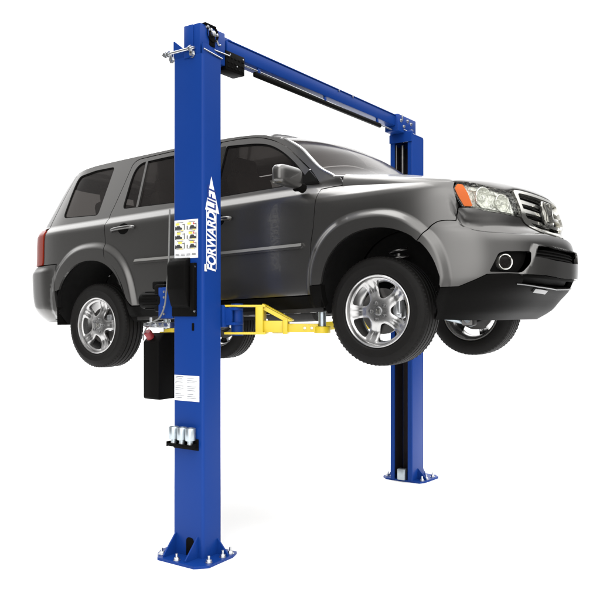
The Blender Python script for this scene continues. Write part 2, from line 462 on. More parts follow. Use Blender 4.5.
def side(mirror):
    k = -1 if mirror else 1
    kw = dict(mirror=mirror)
    patch('front_fender', S, fender, PAINT, car, sp=.022, depth=.022, lines=shade_line((.66,.675,.69,.705,.72,.735),-.42,.6)+flare_lines, **kw)
    fd = patch('front_door', S, front_door, PAINT, car, holes=[g_front], lines=shoulder+flare_lines, **kw)
    rd = patch('rear_door', S, rear_door, PAINT, car, holes=[g_rear], lines=shoulder+flare_lines, **kw)
    bp = patch('quarter_panel', S, quarter, PAINT, car, holes=[g_quart], sp=.024, lines=shade_line((.735,.755,.770,.786,.800,.812),-3.43,-2.60)+flare_lines, **kw)
    for d,g in ((fd,g_front),(rd,g_rear),(bp,g_quart)):
        gl = patch('window', S, inset(g,-.004), GLASS, d, off=-.014, depth=.004, **kw)
        patch('window_seal', S, inset(g,-.001), BLK, gl, holes=[inset(g,.012)], off=-.008, depth=.006, sp=.02, **kw)
    patch('window_divider', S, [(-2.300,.866),(-2.274,.866),(-2.312,1.283),(-2.336,1.283)], PAINT, rd, off=.002, depth=.016, sp=.012, **kw)
    # black blade between the two side doors
    patch('pillar_cover', S, [(-1.562,.842),(-1.503,.842),(-1.503,1.276),(-1.562,1.276)], BLKG, rd, off=.0025, depth=.01, **kw)
    patch('pillar_cover', S, [(-1.493,.838),(-1.434,.838),(-1.434,1.270),(-1.493,1.270)], BLKG, fd, off=.0025, depth=.01, **kw)
    handle(rd, -2.365, .680, mirror); handle(fd, -1.325, .640, mirror)
    # side mouldings with a bright insert
    for d,s0,s1,z0,z1 in ((fd,-1.475,-.535,.383,.382),(rd,-2.245,-1.515,.398,.389)):
        w = .020
        md = patch('side_moulding', S, [(s0,z0-w),(s1-.03*(d is fd),z1-w),(s1,z1-.002),(s1-.01,z1+w*.9),(s0+.03*(d is rd),z0+w),(s0,z0)], PAINT, d, off=.014, depth=.016, sp=.02, **kw)
        patch('bright_strip', S, [(s0+.012,z0-.004),(s1-.02,z1-.004),(s1-.016,z1+.016),(s0+.03,z0+.016)], SATIN, md, off=.0175, depth=.006, sp=.02, **kw)
    # sill below the doors
    patch('side_sill', S, [(-2.345,-.06),(-.40,-.06),(-.40,.094),(-.500,.094),(-.514,.026),(-2.30,.026),(-2.345,.10)], BLK, car, off=-.002, depth=.05, **kw)
    # headlamp
    lf = lambda a,b: S(a,b)
    h = patch('headlight', lf, hl, REFL, car, off=-.040, depth=-.037, sp=.02, **kw)
    am = patch('turn_signal', lf, fillet([(.652,.664),(.664,.612),(.688,.543),(.745,.541),(.738,.62),(.716,.688),(.678,.694)],.008), AMBER, h, off=-.010, depth=.042, sp=.02, **kw)
    for a,b_,r in ((.835,.606,.070),(.985,.578,.060)):
        c = Vector(S(a,b_))-fnormal(S,a,b_)*.050; ax = Vector((.92,-.38,0))
        bb = B()
        bb.lathe([(r,.026),(r*.97,.032),(r*.93,.026),(r*.80,.004),(r*.55,-.008),(r*.42,-.010)], (c.x+.014*ax.x,c.y*k+.014*ax.y*k,c.z), (ax.x,ax.y*k,ax.z), 28)
        bb.lathe([(r*.40,-.012),(r*.40,.012),(r*.28,.026),(0,.030)], (c.x+.014*ax.x,c.y*k+.014*ax.y*k,c.z), (ax.x,ax.y*k,ax.z), 20)
        bb.done('lamp_bowl', REFL, h, (0,0,0))
    patch('lamp_bezel', lf, [(.756,.655),(.905,.636),(1.10,.606),(1.10,.622),(.92,.657),(.765,.683)], REFL, h, off=-.028, depth=.02, sp=.03, **kw)
    patch('lamp_bezel', lf, [(.752,.545),(.90,.525),(1.095,.500),(1.095,.512),(.90,.540),(.757,.560)], REFL, h, off=-.024, depth=.02, sp=.03, **kw)
    patch('lamp_bezel', lf, [(1.055,.505),(1.085,.503),(1.085,.61),(1.055,.615)], REFL, h, off=-.022, depth=.02, sp=.03, **kw)
    patch('lens', lf, inset(hl,.0015), CLEAR, h, off=-.003, depth=0, sp=.03, **kw)
    # tail lamp at the rear corner
    patch('tail_light', S, fillet([(-3.70,.455),(-3.437,.455),(-3.431,.60),(-3.427,.745),(-3.445,.775),(-3.72,.785)],.02), REDL, car, off=.010, depth=.03, **kw)
side(False); side(True)

# --- inner shell that closes the gaps behind the panels (dark)
inner = [(SR,-.02)]
for mirror in (False, True):
    lo = [(-4.3,.0),(-3.212,.0)]+[q for q in archR if q[1]>.02]+[(-2.35,.0),(-.405,.0)]+[q for q in archF if q[1]>.02]+[(.475,.0),(.62,.0),(.62,.69),(.0,.74),(-.40,.76),(-.62,.81),(-1.5,.815),(-2.5,.83),(-3.3,.845),(-4.3,.845)]
    patch('body_shell', S, lo, DARK, car, off=-.040, depth=0, sp=.05, ed=.03, mirror=mirror)

    patch('body_shell', S, [(.60,-.02),(1.59,-.02),(1.59,.66),(.60,.66)], DARK, car, off=-.105, depth=0, sp=.05, ed=.03, mirror=mirror)

# --- front bumper across the whole width
hlb = [(.648,.530),(.690,.5275),(.740,.5255),(.840,.5025),(1.0,.486),(1.118,.478)]
gr_bot = [(1.135,.474),(1.18,.446),(1.235,.421),(1.30,.396),(1.367,.382),(1.48,.376),(LF,.374)]
bump_low = [(LF,.092),(1.28,.101),(1.0,.104),(.90,.108),(.751,.106),(.681,.074),(.588,.036),(.483,.034)]
bump_edge = [(.4745,.05),(.472,.10)]+[q for q in archF[::-1] if q[1] > .12 and q[0] > .345]+cr([(.340,.332),(.389,.380),(.436,.415),(.473,.437),(.507,.449),(.560,.451),(.617,.446)])
bumper = bump_edge+hlb+gr_bot+mir(gr_bot)[1:]+mir(hlb)+mir(bump_edge)+mir(bump_low)+bump_low[1:]
fogR = fillet([(.766,.118),(.800,.180),(.832,.236),(.880,.247),(1.098,.250),(1.062,.172),(1.000,.112)],.018)
lg = [(1.150,.288),(1.35,.283),(LF,.280)]
lgb = [(LF,.200),(1.39,.200),(1.112,.214)]
lowgr = fillet(lg[:1],0)+lg[1:]+mir(lg)[1:]+mir(lgb)+lgb[1:]
bline = [(s,BL(s)) for s in [.60+.03*i for i in range(34)]]
blines = []
for dz in (-.010,-.004,.004,.010,.03):
    l = [(s,z+dz) for s,z in bline]; blines += [l, [(LC-s,z) for s,z in l]]
def chin(a,b):
    q = a if a <= LF else LC-a
    e = 1.145-(.29-b)*.75 if b < .30 else 2
    return .026*sst(e-.03,e+.012,q)*(1-sst(.285,.315,b))
fb = patch('front_bumper', S, bumper, PAINT, car, holes=[fogR, mir(fogR), lowgr], lines=blines+flare_lines+[mir(l) for l in flare_lines], sp=.02, depth=.025, bow=chin)
patch('grille_mesh', S, inset(lowgr,-.004), BLK, fb, off=-.05, depth=-.05, bow=chin)
for z in (.222,.243,.264):
    patch('grille_slat', S, dens([(1.13,z-.004),(LC-1.13,z-.004),(LC-1.13,z+.004),(1.13,z+.004)],.03), DARK, fb, off=-.04, depth=.012, sp=.02, bow=chin)
for mirror in (False,True):
    fp = patch('fog_recess', S, inset(fogR,-.004), BLK, fb, off=-.035, depth=-.034, mirror=mirror)
    k = -1 if mirror else 1
    c = Vector(S(.880,.180)); ax = Vector((.80,-.60*k,0)); c = Vector((c.x,c.y*k,c.z))-ax*.012
    fl = B().lathe([(.052,-.03),(.052,.010),(.049,.014),(.044,.010),(.042,-.004)], c, ax, 36).done('fog_light', CHROME, fp, (0,0,0))
    B().lathe([(.042,-.004),(.030,.002),(0,.005)], c, ax, 30).done('lens', GLASS, fl, (0,0,0))
# black valance under the bumper, with a bright edge strip
val_bot = [(.50,-.17),(.80,-.18),(1.10,-.185),(LF,-.185)]
val_top = [(LF,.088),(1.28,.097),(1.0,.100),(.90,.104),(.755,.102),(.685,.070),(.592,.032),(.483,.030),(.478,-.05)]
val = val_bot+mir(val_bot)[1:]+mir(val_top)+val_top[1:]
intake = [(1.03,.040),(1.25,.028),(LF,.020)]
intake_t = [(LF,.070),(1.28,.078),(1.04,.082)]
ihole = intake+mir(intake)[1:]+mir(intake_t)+intake_t[1:]
fv = patch('front_valance', S, val, BLK, car, holes=[ihole], sp=.03, depth=.03)
patch('intake_mesh', S, inset(ihole,-.004), DARK, fv, off=-.05, depth=-.05)
sl = [(.985,.040),(1.25,.024),(LF,.015)]; slt = [(LF,.020),(1.25,.0295),(.985,.046)]
patch('bright_strip', S, sl+mir(sl)[1:]+mir(slt)+slt[1:], ALUD, fv, off=.007, depth=.012, sp=.02)
patch('skid_plate', S, [(1.20,-.004),(1.42,-.012),(1.42,.010),(1.20,.018)], ALUD, fv, off=.012, depth=.012, sp=.02)

# --- grille
go_l = [(1.128,.650),(1.140,.60),(1.142,.55),(1.139,.484),(1.185,.452),(1.235,.429),(1.30,.405),(1.367,.391),(1.48,.385),(LF,.383)]
go_t = [(LF,.672),(1.45,.670),(1.30,.668),(1.20,.667),(1.145,.664)]
gout = go_l+mir(go_l)[1:]+mir(go_t)+go_t[1:]
gi_l = [(1.178,.640),(1.176,.59),(1.178,.55),(1.192,.495),(1.235,.466),(1.30,.440),(1.367,.424),(1.48,.417),(LF,.415)]
gi_t = [(LF,.650),(1.45,.649),(1.30,.648),(1.20,.647)]
gin = gi_l+mir(gi_l)[1:]+mir(gi_t)+gi_t[1:]
gr = patch('grille', S, inset(gin,-.006), BLKG, car, off=-.055, depth=-.05)
patch('chrome_surround', S, gout, CHROME, gr, holes=[gin], off=.006, depth=.05, sp=.018)
for z0,z1,a in ((.585,.610,1.176),(.522,.548,1.180),(.458,.480,1.245)):
    b = [(a,z0),(1.35,z0-.002),(LF,z0-.004)]; t = [(LF,z1-.006),(1.35,z1-.003),(a,z1+.004)]
    patch('chrome_bar', S, b+mir(b)[1:]+mir(t)+t[1:], CHROME, gr, off=-.012, depth=.03, sp=.012)
for z in (.630,.565,.500,.438):
    patch('grille_slat', S, dens([(1.24,z-.003),(LC-1.24,z-.003),(LC-1.24,z+.003),(1.24,z+.003)],.03), BLK, gr, off=-.035, depth=.015, sp=.02)
def emblem(name, c, R_, size, parent, m, th=.012, frame=True, stretch=1.0):
    """slanted H in a rounded frame; R_ columns: right, up, outward"""
    b = B(); r,u,n = R_; r = r*stretch
    def P(a,z,h=0): return Vector(c)+r*(a*size)+u*(z*size)+n*h
    ring = fillet([(-.50,.40),(.50,.40),(.40,-.44),(-.40,-.44)],.16,6)
    pts = [P(a,z) for a,z in dens(ring,.06)]; pts.append(pts[0]); pts.append(pts[1])
    if frame: b.tube(pts, size*.042, 8, cap=False)
    for poly in ([(-.38,.33),(-.20,.33),(-.13,.02),(-.15,-.37),(-.30,-.37),(-.26,.0)], [(.38,.33),(.26,.0),(.30,-.37),(.15,-.37),(.13,.02),(.20,.33)], [(-.22,.10),(.22,.10),(.20,-.08),(-.20,-.08)]):
        b.prism(poly if area(poly) > 0 else poly[::-1], (P(0,0,-th*.3), r*size, u*size, n), th)
    e_ = b.done(name, m, parent, (0,0,0))
    if frame:
        bk = B(); rp = ring if area(ring) > 0 else ring[::-1]
        bk.prism(rp, (P(0,0,-th*1.2), r*size, u*size, n), th*.5); bk.done('emblem_backing', BLKG, parent, (0,0,0))
    return e_
emblem('emblem', (xF(.55)+.012,0,.548), (Vector((0,1,0)),Vector((-.15,0,1)).normalized(),Vector((1,0,.15)).normalized()), .180, gr, CHROME, .02, stretch=1.25)

# --- hood
def front_top(s):            # leading edge of the hood along the lamps and the grille
    q = s if s <= LF else LC-s
    z = pchip_hood(q); P = S0(s,z); return Vector((P[0],P[1],z))
pchip_hood = pchip([(.655,.708),(.75,.709),(.92,.677),(1.10,.653),(1.15,.673),(1.30,.676),(LF,.680)])
side_e = cr([(-.256,.775),(-.194,.772),(.014,.751),(.242,.731),(.478,.714),(.655,.706)],8)
NU, NV = 40, 60
rows = []
for i in range(NU+1):
    u = i/NU; row = []
    q = u*(len(side_e)-1); a = int(min(q,len(side_e)-2)); t = q-a
    e = (side_e[a][0]*(1-t)+side_e[a+1][0]*t, side_e[a][1]*(1-t)+side_e[a+1][1]*t)
    E0 = Vector(S(*e))
    for j in range(NV+1):
        v = -1+2*j/NV; v = math.copysign(1-(1-abs(v))**2.2,v); av = abs(v)
        C = Vector((-.270+.25*(1-av**2.2), v*abs(E0.y), 0))
        sF = .655+(LF-.655)*(1-av)**.9 if av < 1 else .655
        if v > 0: sF = LC-sF
        F_ = front_top(sF)
        Fx = F_.x; yv = v*abs(E0.y)*(1-u**3)+F_.y*u**3
        xs = C.x+(Fx-C.x)*u
        w = av**6
        x = xs*(1-w)+E0.x*w                         # the side edge keeps its own x
        step = (.030+.058*(1-u)**1.5)                 # the rolled edge along the wing
        zc = E0.z+step+.028*(1-av*av)*(1-.5*u)
        z = E0.z+(zc-E0.z)*(1-av**60)
        z = z*(1-u**16)+F_.z*u**16
        row.append((x,yv,z))
    rows.append(row)
    if i == NU:
        rows.append([(p[0]-.012,p[1]*.995,p[2]-.012) for p in row]); rows.append([(p[0]-.05,p[1]*.98,p[2]-.014) for p in row])
hood = gridmesh('hood', rows, PAINT, car, flip=True)
# cowl and windscreen
wsR = cr([(-.335,.850),(-.362,.868),(-.466,.929),(-.573,1.026),(-.667,1.112),(-.787,1.190),(-.862,1.230),(-.95,1.262)],5)
rows = []; NV = 40
def ws_point(t,v):
    q = t*(len(wsR)-1); a = int(min(q,len(wsR)-2)); f = q-a
    s = wsR[a][0]*(1-f)+wsR[a+1][0]*f; z = wsR[a][1]*(1-f)+wsR[a+1][1]*f
    P = Vector(S(s,z)); bowx = (.30*(1-t)+.10*t); bowz = .035*t+.015
    return Vector((P.x+bowx*(1-abs(v)**2.2), v*abs(P.y)*.995, P.z+bowz*(1-v*v)))
rows = [[ws_point(i/30,-1+2*j/NV) for j in range(NV+1)] for i in range(31)]
ws = gridmesh('windscreen', rows, SCREEN, car, flip=False)
for k in (-1,1):
    pts = [ws_point(0, k*(.62+.0375*i))+Vector((.006,0,.003)) for i in range(10)]+[ws_point(i/30, k*.995)+Vector((.004,k*.004,.004)) for i in range(28)]
    B().tube(pts, .011, 8, radii=[.003+.0006*i for i in range(10)]+[.0090+.0007*min(i,4)-.0011*max(0,i-20) for i in range(28)]).done('windscreen_trim', ALU, ws, (0,0,0))
pts = [ws_point(0,-1+2*j/NV)+Vector((.02,0,-.02)) for j in range(NV+1)]
B().tube(pts, .012, 8).done('cowl', BLK, car)
# --- roof
rows = []
def roof_row(s, n=40):
    zs = ZS(s)-.002; P = S(s,zs); w = abs(P[1])
    zc = zs+.030+.012*sst(-3.3,-2.6,s)
    f = sst(-1.30,-.97,s)
    row = []
    for j in range(n+1):
        v = -1+2*j/n; av = abs(v)
        yv = math.copysign(w*(1-(1-av)**1.15) if av > .9 else w*av/.9*(1-.1**1.15), v) if v else 0
        row.append((P[0]+.10*f*(1-abs(yv/w)**2.2), yv, zs+(zc-zs)*(.35*(1-av**2)+.65*(1-av**14))))
    return row
rows = [roof_row(s) for s in [-3.44+.06*i for i in range(42)]]
def rear_row(z, dx):
    out = []
    for j in range(41):
        v = -1+2*j/40; s = -3.44+(SR+3.44)*(1-abs(v))**.85
        P = S(s if v <= 0 else 2*SR-s, z); out.append((P[0]+dx,P[1],P[2]))
    return out
rA = rear_row(1.285,-.004); rB = rear_row(1.310,.004)
r0 = rows[0]
rows = [rA, rB, [tuple((Vector(a)*.45+Vector(b_)*.55)+Vector((0,0,.016*(1-abs(-1+2*j/40)**8)))) for j,(a,b_) in enumerate(zip(rB,r0))]]+rows
rows.append([tuple(ws_point(1,v*1.0)+Vector((-.012,0,.004))) for v in [-1+2*j/40 for j in range(41)]])
rows.append([tuple(ws_point(1,v*1.0)+Vector((.010,0,-.010))) for v in [-1+2*j/40 for j in range(41)]])
roof = gridmesh('roof', rows, PAINT, car, flip=False)
# --- tailgate and rear bumper
tg_r = [(-3.445,1.29),(-3.452,1.0),(-3.447,.80),(-3.73,.795),(-3.71,.448)]
tg = tg_r+[(SR,.445)]+rmir(tg_r)
tgw = fillet([(-3.75,.86),(2*SR+3.75,.86),(2*SR+3.70,1.22),(-3.70,1.22)],.06)
tgate = patch('tailgate', S, tg, PAINT, car, holes=[tgw])
patch('window', S, inset(tgw,-.004), GLASS, tgate, off=-.012, depth=.004)
lp = [(SR+.24,.56),(SR-.24,.56),(SR-.24,.70),(SR+.24,.70)]
patch('plate_recess', S, fillet(lp,.02), BLK, tgate, off=.002, depth=.004)
rb_r = [(-3.7,.438),(-3.43,.442),(-3.30,.444),(-3.228,.443),(-3.219,.20),(-3.217,.0),(-3.26,-.035),(-3.40,-.050),(-3.7,-.06)]
rb = rb_r+[(SR,-.06)]+rmir(rb_r)+[(SR,.436)]
def rbow(a,b): return .030*sst(.44,.40,b)*sst(-.06,.05,b)*sst(-3.23,-3.42,a)
patch('rear_bumper', S, rb, PAINT, car, off=.004, depth=.03, lines=shade_line((.06,.10,.375,.39,.405,.42,.435),-3.23,2*SR+3.23,180)+[[(s_,-.05),(s_,.44)] for s0_ in (-3.25,-3.28,-3.31,-3.34,-3.37,-3.40,-3.43) for s_ in (s0_,2*SR-s0_)], sp=.022, bow=lambda a,b: .022*(1-sst(.38,.435,b))*sst(-.06,.10,b)*(1-sst(-3.42,-3.24,a))*(1 if a > SR else 1)*(1-sst(-3.42,-3.24,2*SR-a)))

# --- cabin seen dimly through the glass
b = B(); b.box((-1.95,0,.80),(3.1,1.50,.02),.005); b.done('cabin_floor', CABIN, car)
b = B(); b.box((-.50,0,.78),(.50,1.50,.16),.05); b.box((-.62,-.38,.86),(.22,.36,.08),.03); b.done('dashboard', CABIN, car)
for y in (-.38,.38):
    b = B(); b.box((-1.42,y,.88),(.13,.50,.42),.05,Matrix.Rotation(-.22,3,'Y')); b.box((-1.50,y,1.145),(.09,.27,.17),.04,Matrix.Rotation(-.12,3,'Y'))
    for d in (-.06,.06): b.tube([(-1.47,y+d,1.0),(-1.50,y+d,1.12)],.007,8)
    b.done('front_seat', SEATM, car)
for x in (-2.30,-3.02):
    b = B(); b.box((x,0,.86),(.13,1.26,.36),.05,Matrix.Rotation(-.24,3,'Y'))
    for y in (-.42,0,.42): b.box((x-.07,y,1.09),(.08,.25,.15),.04,Matrix.Rotation(-.12,3,'Y'))
    b.done('rear_bench', SEATM, car)
b = B(); b.lathe([(.165,-.012),(.177,0),(.165,.012),(.153,0)], (-.86,.38,.86),(-.85,0,.5),36,closed=True); b.lathe([(0,.02),(.05,.015),(.05,-.01)], (-.86,.38,.86),(-.85,0,.5),20); b.box((-.86,.38,.86),(.02,.31,.035),.006); b.done('steering_wheel', BLK, car)

# --- mirrors
def mirror_part(k):
    b = bmesh.new(); bmesh.ops.create_uvsphere(b, u_segments=40, v_segments=24, radius=1)
    for v in b.verts:
        x,y,z = v.co
        f = lambda a,p: math.copysign(abs(a)**p,a)
        X,Y,Z = f(x,.55),f(y,.45),f(z,.50)
        taper = 1-.14*(Y*-1+1)/2                     # slimmer outboard
        v.co = (X*.062*(1 if X > 0 else .5), Y*.152, Z*.076*(1-.10*(1-Y)/2))
    for f in b.faces: f.smooth = True
    me = bpy.data.meshes.new('side_mirror'); b.to_mesh(me); b.free()
    o = link('side_mirror', me, PAINT, car)
    o.location = (-.560, -1.110*k, .848); o.rotation_euler = (0,radians(2),radians(4*k))
    B().box((-.034,0,0),(.006,.205,.115),.02).done('mirror_glass', CHROME, o, (0,0,0))
    bb = B()
    bb.tube([(.012,.11*k,-.050),(.020,.145*k,-.052),(.020,.185*k,-.056)], .03, 12, radii=[.040,.034,.036])
    bb.done('mirror_arm', BLK, o, (0,0,0))
    patch('mirror_base', S, fillet([(-.640,.828),(-.440,.812),(-.470,.850),(-.552,.930)],.01), BLK, car, off=.006, depth=.02, sp=.02, mirror=(k==-1))
mirror_part(1); mirror_part(-1)

# --- wheels
def make_wheel(phi):
    """axis along -y (outer face towards -y), centre at the origin"""
    def dish(a,b):
        r = math.hypot(a,b); th = math.degrees(math.atan2(b,a))-phi
        d = abs((th+36)%72-36)                       # degrees from the spoke's middle
        lat = r*math.sin(radians(d))
        y = -.088+.030*sst(.05,.20,r)-.034*sst(.13,.235,r)
        y += .002*sst(.095,.13,r)*(1-sst(.19,.222,r))*(1-sst(.004,.016,lat))     # shallow groove down the spoke
        y += .006*sst(.08,.12,r)*(1-sst(.20,.222,r))*sst(.024,.046,lat)
        return (a, y, b)
    disc = [(.231*cos(2*pi*i/96), .231*sin(2*pi*i/96)) for i in range(96)]
    holes = []
    for q in range(5):
        c = phi+36+72*q
        pr_ = [(.090,-8),(.108,-15),(.135,-19.5),(.17,-21.5),(.203,-22),(.203,22),(.17,21.5),(.135,19.5),(.108,15),(.090,8)]
        h = [(r*cos(radians(c+a)), r*sin(radians(c+a))) for r,a in pr_]
        h = h[:5]+[(.2085*cos(radians(c+a)), .2085*sin(radians(c+a))) for a in (-17,-9,0,9,17)]+h[5:]
        holes.append(fillet(h,.022,4))
    Fd = lambda a,b: dish(a,b)
    w = patch('wheel', Fd, disc, ALU, car, holes=holes, depth=.030, sp=.009, ed=.006)
    # rim barrel
    b = B().lathe([(.224,-.098),(.230,-.112),(.238,-.116),(.2435,-.113),(.2435,-.104),(.233,-.096),(.226,-.080),(.222,-.04),(.210,.0),(.215,.06),(.228,.09),(.243,.10),(.243,.108),(.234,.108),(.220,.09),(.206,.055),(.200,-.01),(.214,-.06),(.221,-.086)], (0,0,0), (0,1,0), 72, closed=True)
    b.done('rim', ALU, w, (0,0,0))
    # tyre
    pf = [(.240,.100),(.252,.116),(.275,.1235),(.305,.1240),(.330,.119),(.347,.110),(.358,.099),(.364,.088)]
    tr = []
    for g in (.062,.022,-.022,-.062):
        tr += [(.3685 if abs(g)<.05 else .3665,g+.0065),(.360,g+.0045),(.360,g-.0045),(.3685 if abs(g)<.05 else .3665,g-.0065)]
    pf2 = pf+tr+[(r,-y) for r,y in pf[::-1]]
    # fine rings on the outer sidewall
    pf2 = pf2[:-3]+[(.312,-.1238),(.309,-.1255),(.303,-.1255),(.300,-.1240),(.275,-.1235),(.262,-.1195),(.258,-.1205),(.252,-.116),(.240,-.100)]
    b = B().lathe(pf2, (0,0,0), (0,1,0), 96)
    # shoulder blocks
    for q in range(72):
        t = 2*pi*q/72
        for sgn in (-1,1):
            c = Vector((cos(t)*.3575, sgn*.0985, sin(t)*.3575))
            b.box(c, (.014,.020,.004), 0, Matrix.Rotation(-t-pi/2,3,'Y') @ Matrix.Rotation(sgn*.75,3,'X'))
    b.done('tyre', RUB, w, (0,0,0), sharp=30)
    for q in range(5):
        t = radians(phi+72*q); c = Vector((.057*cos(t),-.083,.057*sin(t)))
        B().lathe([(.019,.014),(.019,-.001),(.015,-.003),(.0135,-.008),(.0125,-.018),(.008,-.023),(0,-.024)], c, (0,1,0), 12).done('lug_nut', ALUD, w, (0,0,0))
    cap = B().lathe([(.031,.010),(.031,-.006),(.028,-.0095),(.022,-.011),(0,-.012)], (0,-.085,0), (0,1,0), 32).done('hub_cap', ALUD, w, (0,0,0))
    emblem('emblem', (0,-.0975,0), (Vector((1,0,0)),Vector((0,0,1)),Vector((0,-1,0))), .048, cap, CHROME, .004, False)
    return w
def copy_tree(o, parent=None):
    c = o.copy(); COL.objects.link(c)
    if parent: c.parent = parent
    for ch in list(o.children): copy_tree(ch, c)
    return c
w1 = make_wheel(180)
places = [((0,-.800,-.100),0,0),((-2.774,-.800,-.118),0,180),((0,.800,-.100),180,0),((-2.774,.800,-.118),180,40)]
for i,(loc,rz,ry) in enumerate(places):
    w = w1 if i == 0 else copy_tree(w1, car)
    w.location = loc; w.rotation_euler = (0,radians(ry),radians(rz))
for i,(loc,rz,ry) in enumerate(places):                     # brakes and hubs
    k = 1 if loc[1] < 0 else -1
    x,y,z = loc
    b = B().lathe([(.155,-.010),(.155,.010),(.09,.010),(.085,-.030),(.03,-.030)], (x,y-.020*k,z), (0,k,0), 48)
    b.lathe([(.155,-.010),(.09,-.010),(.07,.05),(0,.05)], (x,y-.020*k,z), (0,k,0), 48)
    d = b.done('brake_disc', IRON, car)
    cx = .125 if loc[0] > -1 else .10
    pad = B(); pad.box((x+cx,y-.024*k,z+.020),(.070,.075,.150),.018)
    pad.box((x+cx+.012,y-.058*k,z+.020),(.035,.02,.09),.008)
    pad.done('brake_caliper', STEEL, d, (0,0,0))

# --- wheel wells, floor and running gear
for (c,rx,rz) in ((.035,.440,.447),(-2.780,.430,.443)):
    for k in (1,-1):
        rows = []
        A_ = [(c+rx,-.10)]+arc(c,0,rx+.004,rz+.004,0,180,40)+[(c-rx,-.10)]
        for s,z in A_:
            P = Vector(S(s,z)); n = fnormal(S,s,z); P = P-n*.006
            row = []
            for f in (0,.02,.12,.35,.7,1):
                row.append((P.x*(1-f)+f*(c+(s-c)*1.02), k*(P.y+( -.46-P.y)*f), z+.03*min(1,f*6)*(z>0)))
            rows.append(row)
        gridmesh('wheel_liner', rows, DARK, car, flip=(k==1))
        # inner wall of the well
        b = B(); b.prism([(s,z+.02) for s,z in A_][::1], ((0,-.46*k,0),(1,0,0),(0,0,1),(0,1,0)), .01); b.done('wheel_well', DARK, car)
b = B()
b.box((-1.39,0,.01),(1.86,1.70,.05),.02)                        # floor pan between the wheels
b.box((.10,0,.06),(1.30,.86,.14),.03)                           # front subframe and tray
b.box((.55,0,-.07),(.30,1.0,.10),.03)
b.box((-2.75,0,.05),(1.6,.84,.14),.03); b.box((-3.50,0,.02),(.45,1.35,.10),.03)
b.done('underbody', DARK, car)
for k in (1,-1):                                                # side rails with lifting seams
    b = B(); b.box((-1.38,-.78*k,-.045),(1.9,.09,.06),.012); b.box((-1.38,-.865*k,-.065),(1.86,.012,.045),.003)
    fr_ = b.done('frame_rail', IRON2, car)
    for q in range(12): B().box((-.58-.14*q,-.80*k,-.082),(.030,.05,.012),.003).done('rail_clip', IRON, fr_, (0,0,0))
for k in (1,-1):
    b = B()
    pts = [(.02+.062*cos(t), -.60*k+.062*sin(t), .03+.30*t/(2*pi*6)) for t in [2*pi*6*i/160 for i in range(161)]]
    b.tube(pts, .009, 8); b.tube([(.02,-.60*k,-.12),(.02,-.60*k,.30)], .026, 14); b.box((.02,-.62*k,-.14),(.10,.12,.16),.02)
    b.done('strut', IRON, car)
    b = B(); b.tube([(.03,-.30*k,-.10),(.05,-.45*k,-.135),(.02,-.60*k,-.185),(.0,-.70*k,-.200)], .03, 12, radii=[.034,.028,.024,.030])
    b.tube([(-.30,-.34*k,-.09),(-.12,-.50*k,-.15),(.0,-.66*k,-.20)], .022, 10); b.tube([(.14,-.25*k,-.05),(.13,-.68*k,-.10)], .012, 8)
    b.done('control_arm', GALV, car)
    b = B(); b.tube([(-2.60,-.25*k,-.06),(-2.72,-.50*k,-.12),(-2.77,-.70*k,-.15)], .03, 10); b.tube([(-2.35,-.62*k,-.02),(-2.55,-.66*k,-.08),(-2.76,-.70*k,-.13)], .03, 10)
    b.tube([(-2.80,-.58*k,-.10),(-2.80,-.58*k,.30)], .045, 12); b.done('trailing_arm', IRON, car)
b = B(); b.tube(cr([(.2,.12,-.04),(-.8,.12,-.06),(-1.6,.25,-.06),(-2.1,.30,-.04)],6), .03, 10); b.tube([(-1.2,.20,-.065),(-1.75,.27,-.065)], .075, 16)
b.tube(cr([(-2.1,.30,-.04),(-2.5,.35,.10),(-3.1,.55,.02),(-3.75,.60,-.02)],6), .028, 10); b.done('exhaust', IRON2, car)
for k in (1,-1):                                               # mud flaps
    B().box((-3.235,-.86*k,-.02),(.012,.20,.16),.004).done('mud_flap', BLK, car)
    B().box((-.42,-.86*k,.02),(.012,.18,.16),.004).done('mud_flap', BLK, car)

for ch in car.children: ch.location.z += ZO
pitch = radians(2.159)
car.location = Vector((0,0,1.8351))-Vector((-sin(pitch)*ZO,0,cos(pitch)*ZO)); car.rotation_euler = (0,-pitch,0)
tag(car, 'dark grey metallic SUV with five-spoke alloy wheels raised in the air between blue posts', 'car')
# ================================================================== THE LIFT
# lift coordinates = world: x along the car, y across it (posts at -y and +y), z up from the floor
NX0,NX1,NY0,NY1 = -1.369,-1.085,-1.413,-1.218
FX0,FX1,FY0,FY1 = -1.262,-1.010,1.654,1.930
HT = 3.525
lift = empty('car_lift', ((NX0+NX1)/2,(NY0+FY1)/2,0))
LO = Vector(lift.location)
def fin(b, name, m, parent, **k):
    """build in world coordinates; parts hang off the lift's base point"""
    o = b.done(name, m, parent, tuple(-LO) if parent is lift else (0,0,0), **k); return o
def channel(x0,x1,y0,y1,opens,t=.012,lip=.062):
    """C section, rounded outer corners; opens = +1 opens to +y"""
    if opens > 0: yo,yi = y0,y1
    else: yo,yi = y1,y0
    d = 1 if opens > 0 else -1
    out = [(x0,yi),(x0,yo),(x1,yo),(x1,yi),(x1-lip,yi),(x1-lip,yi-d*t),(x1-t,yi-d*t),(x1-t,yo+d*t),(x0+t,yo+d*t),(x0+t,yi-d*t),(x0+lip,yi-d*t),(x0+lip,yi)]
    r = [.012,.026,.026,.012]+[0]*8
    return fillet(out, r, 6)
cb = B()
cb.prism(channel(NX0,NX1,NY0,NY1,1), ((0,0,.018),(1,0,0),(0,1,0),(0,0,1)), HT-.018)
for f in cb.bm.faces:
    if abs(f.normal.z) < .5: f.smooth = True
near = fin(cb, 'column', BLUE, lift, sharp=30)
cb = B()
cb.prism(channel(FX0,FX1,FY0,FY1,-1,lip=.050), ((0,0,.018),(1,0,0),(0,1,0),(0,0,1)), HT-.018)
